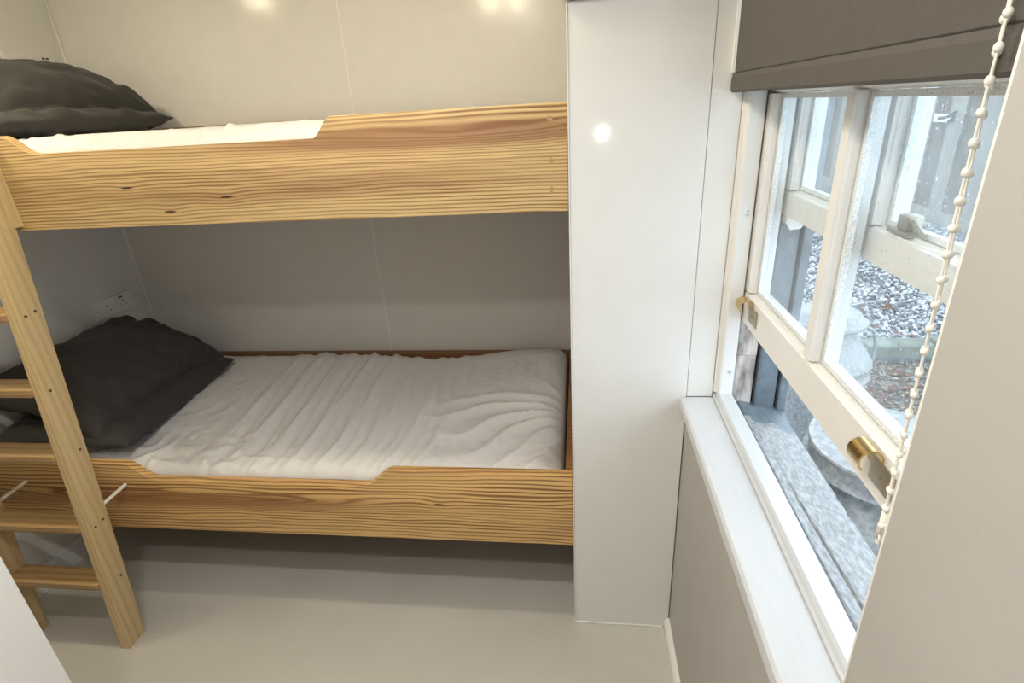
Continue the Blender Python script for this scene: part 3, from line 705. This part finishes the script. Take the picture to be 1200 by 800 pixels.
# fallen leaves
def leaf(x, y, z, s, rot, mat, curl):
    b2 = bmesh.new(); n = 8; top = []
    out = [(0, -1.0), (0.28, -0.62), (0.62, -0.55), (0.40, -0.1), (0.72, 0.28), (0.30, 0.42), (0, 1.0), (-0.30, 0.42), (-0.72, 0.28), (-0.40, -0.1), (-0.62, -0.55), (-0.28, -0.62)]
    c = b2.verts.new((0, 0, 0)); vs = [b2.verts.new((px*s, py*s, curl*s*(px*px*0.9+py*py*0.4))) for px, py in out]
    for i in range(len(vs)): b2.faces.new((c, vs[i], vs[(i+1) % len(vs)]))
    bmesh.ops.solidify(b2, geom=list(b2.faces), thickness=0.0008)
    Mr = Matrix.Rotation(rot, 3, 'Z') @ Matrix.Rotation(rnd.uniform(-0.35, 0.35), 3, 'X')
    for v in b2.verts: v.co = Mr @ v.co + Vector((x, y, z))
    mn = min(v.co.z for v in b2.verts)
    for v in b2.verts: v.co.z += z-mn+0.001
    return link('fallen_leaf', b2, mat)
lm = ['leaf_brown', 'leaf_pink', 'leaf_pale']
for k in range(46):
    if k < 30: x, y, z = rnd.uniform(1.50, 2.25), rnd.uniform(2.72, 3.16), GZ-0.008
    else: x, y, z = rnd.uniform(1.6, 2.6), rnd.uniform(3.45, 4.3), GZ+0.045
    mm = rnd.choice(lm)
    o = leaf(x, y, z+rnd.random()*0.01, rnd.uniform(0.03, 0.055), rnd.random()*6.28, mm, rnd.uniform(0.1, 0.6))
    if k < 30: tag(o, 'dry fallen leaf lying on the soil between edging stones and milk churns', 'leaf', 'dry leaves on the soil strip')
    else: tag(o, 'dry fallen leaf lying on the grey gravel', 'leaf', 'dry leaves on the gravel')

VV, FF = [], []
for k in range(1500):
    x, y = rnd.uniform(1.47, 2.6), rnd.uniform(2.3, 3.2); sz = rnd.uniform(0.006, 0.022); an = rnd.random()*6.28
    c, d = math.cos(an)*sz, math.sin(an)*sz; z = GZ-0.006+rnd.random()*0.012; i0 = len(VV)
    VV += [(x-c, y-d, z+rnd.random()*0.012), (x+d*0.6, y-c*0.6, z+rnd.random()*0.01), (x+c, y+d, z+rnd.random()*0.012), (x-d*0.6, y+c*0.6, z)]; FF += [(i0, i0+1, i0+2), (i0, i0+2, i0+3)]
me = bpy.data.meshes.new('leaf_litter'); me.from_pydata(VV, [], FF)
for mm in lm: me.materials.append(MATS[mm])
me.materials.append(MATS['edging_stone'])
for p_ in me.polygons: p_.material_index = (p_.index//2*7) % 4
ll = bpy.data.objects.new('leaf_litter', me); col.objects.link(ll)
tag(ll, 'scraps of dead leaf and twig strewn on the dark soil strip', 'leaf litter', kind='stuff')

# milk churns
def churn(label, cx_, cy_, top, rl, rb, lid_h, mark=False, hdir=0.0, flat=False):
    r = tag(empty('milk_churn', (cx_, cy_, GZ)), label, 'churn')
    H = top-GZ; sh = top-lid_h-0.055
    prof = [(0.0, GZ+0.0005), (rb*0.97, GZ+0.0005), (rb*0.99, GZ+0.012), (rb*0.97, GZ+0.03), (rb*0.97, sh-0.175), (rb*1.0, sh-0.170), (rb*1.02, sh-0.160), (rb*1.0, sh-0.150), (rb*0.985, sh-0.145), (rb*0.985, sh-0.115), (rb*1.01, sh-0.108), (rb*1.0, sh-0.098),
            (rb*0.86, sh-0.055), (rb*0.70, sh-0.012), (rb*0.60, sh+0.012), (rb*0.58, sh+0.05), (0.0, sh+0.05)]
    link('body', lathe(prof, cx_, cy_, 48), 'galvanised', r, smooth='auto')
    zl = top-lid_h
    if flat:
        lp = [(0.0, zl-0.002), (rl*0.90, zl-0.002), (rl*1.03, zl), (rl*1.045, zl+0.004), (rl*1.03, zl+0.009), (rl*0.965, zl+0.012), (rl*0.965, top-0.012), (rl*0.99, top-0.010), (rl*1.0, top-0.004), (rl*0.985, top), (rl*0.95, top-0.001), (rl*0.93, top-0.004), (rl*0.5, top-0.001), (0.0, top)]
    else:
        lp = [(0.0, zl-0.002), (rl*0.55, zl-0.002), (rl*0.96, zl+0.004), (rl*1.0, zl+0.012), (rl*0.985, zl+0.022), (rl*0.93, zl+0.026), (rl*0.90, zl+0.030), (rl*0.78, top-0.008), (rl*0.72, top-0.003), (rl*0.66, top-0.008), (rl*0.3, top-0.002), (0.0, top)]
    link('lid', lathe(lp, cx_, cy_, 48), 'galvanised', r, smooth='auto')
    for s in (0, math.pi):
        a = hdir+s; ca, sa = math.cos(a), math.sin(a)
        pts = [(rb*0.60, sh+0.03), (rb*0.78, sh+0.045), (rb*0.95, sh+0.025), (rb*1.04, sh-0.03), (rb*1.05, sh-0.09), (rb*1.01, sh-0.125)]
        sm = []
        for k in range(len(pts)-1):
            for q in range(4): t = q/4; sm.append((pts[k][0]*(1-t)+pts[k+1][0]*t, pts[k][1]*(1-t)+pts[k+1][1]*t))
        sm.append(pts[-1])
        link('handle', tube([(cx_+p[0]*ca, cy_+p[0]*sa, p[1]) for p in sm], 0.008, 8), 'galvanised', r, smooth='auto')
    if mark:
        a0 = math.atan2(-cy_, -cx_)+0.30; b2 = bmesh.new(); rr = rl*0.967
        segs = [(-1, 2, 1, 2), (-1, 0, 1, 0), (-1, -2, 1, -2), (-1, 0, -1, 2), (1, -2, 1, 0), (-1, -2, -1, -1), (1, 1, 1, 2)]
        zc = (zl+0.012+top-0.012)/2; u = 0.0032
        for (p0, q0, p1, q1) in segs:
            def P(p, q): an = a0+p*u/rr; return Vector((cx_+rr*math.cos(an), cy_+rr*math.sin(an), zc+q*u))
            tube([P(p0, q0), P(p1, q1)], 0.0012, 5, bm=b2)
        link('painted_mark', b2, 'red_paint', r)
        link('lid_catch', tube([(cx_+rl*1.0*math.cos(a0+0.22), cy_+rl*1.0*math.sin(a0+0.22), top-0.006), (cx_+rl*1.05*math.cos(a0+0.22), cy_+rl*1.05*math.sin(a0+0.22), zc), (cx_+rl*1.0*math.cos(a0+0.22), cy_+rl*1.0*math.sin(a0+0.22), zl+0.004)], 0.006, 8), 'black_plastic', r)
    return r
churn('galvanised milk churn with looped handle standing near the gravel', 1.045, 2.297, 0.635, 0.150, 0.190, 0.062, hdir=-0.15)
churn('wide-lidded galvanised milk churn close under the window, red mark on its rim', 0.700, 1.125, 0.748, 0.172, 0.178, 0.052, mark=True, hdir=1.3, flat=True)

# board fence along the yard
fx = 4.10
fe = tag(empty('board_fence', (fx, 9.0, GZ)), 'weathered board fence of alternating pale and brown planks beyond the gravel', 'fence')
y = 5.0; k = 0; proto = {}
while y < 14.3:
    pale = (k % 2 == 1); w = 0.25 if pale else 0.36
    yy = y
    kind = 'board_pale' if pale else 'board_brown'
    xx = fx if pale else fx+0.028
    if kind not in proto:
        proto[kind] = link('board', box(xx, xx+0.024, yy-w/2, yy+w/2, GZ+0.06, 1.95, 0.003), kind, fe)
    else: dup(proto[kind], (xx+0.012, yy, GZ+0.06+rnd.uniform(-0.01, 0.01)), fe)
    y += 0.28; k += 1
for z in (0.25, 1.55): link('cross_rail', box(fx+0.0535, fx+0.10, 4.85, 14.4, z, z+0.09, 0.004), 'board_brown', fe)
link('gravel_board', box(fx-0.03, fx-0.001, 4.85, 14.4, GZ+0.021, GZ+0.16, 0.004), 'board_pale', fe)
la = tag(empty('gate_latch', (fx-0.002, 7.20, 1.04)), 'small metal latch fixed on the board fence', 'latch')
link('latch_plate', box(fx-0.008, fx-0.001, 7.06, 7.37, 1.045, 1.135, 0.003), 'socket_plastic', la)
link('latch_hook', tube([(fx-0.018, 7.25, 1.085), (fx-0.02, 7.12, 1.10), (fx-0.022, 7.03, 1.125), (fx-0.022, 6.97, 1.16), (fx-0.022, 6.98, 1.08), (fx-0.02, 7.05, 1.06)], 0.016, 8), 'black_plastic', la, smooth='auto')
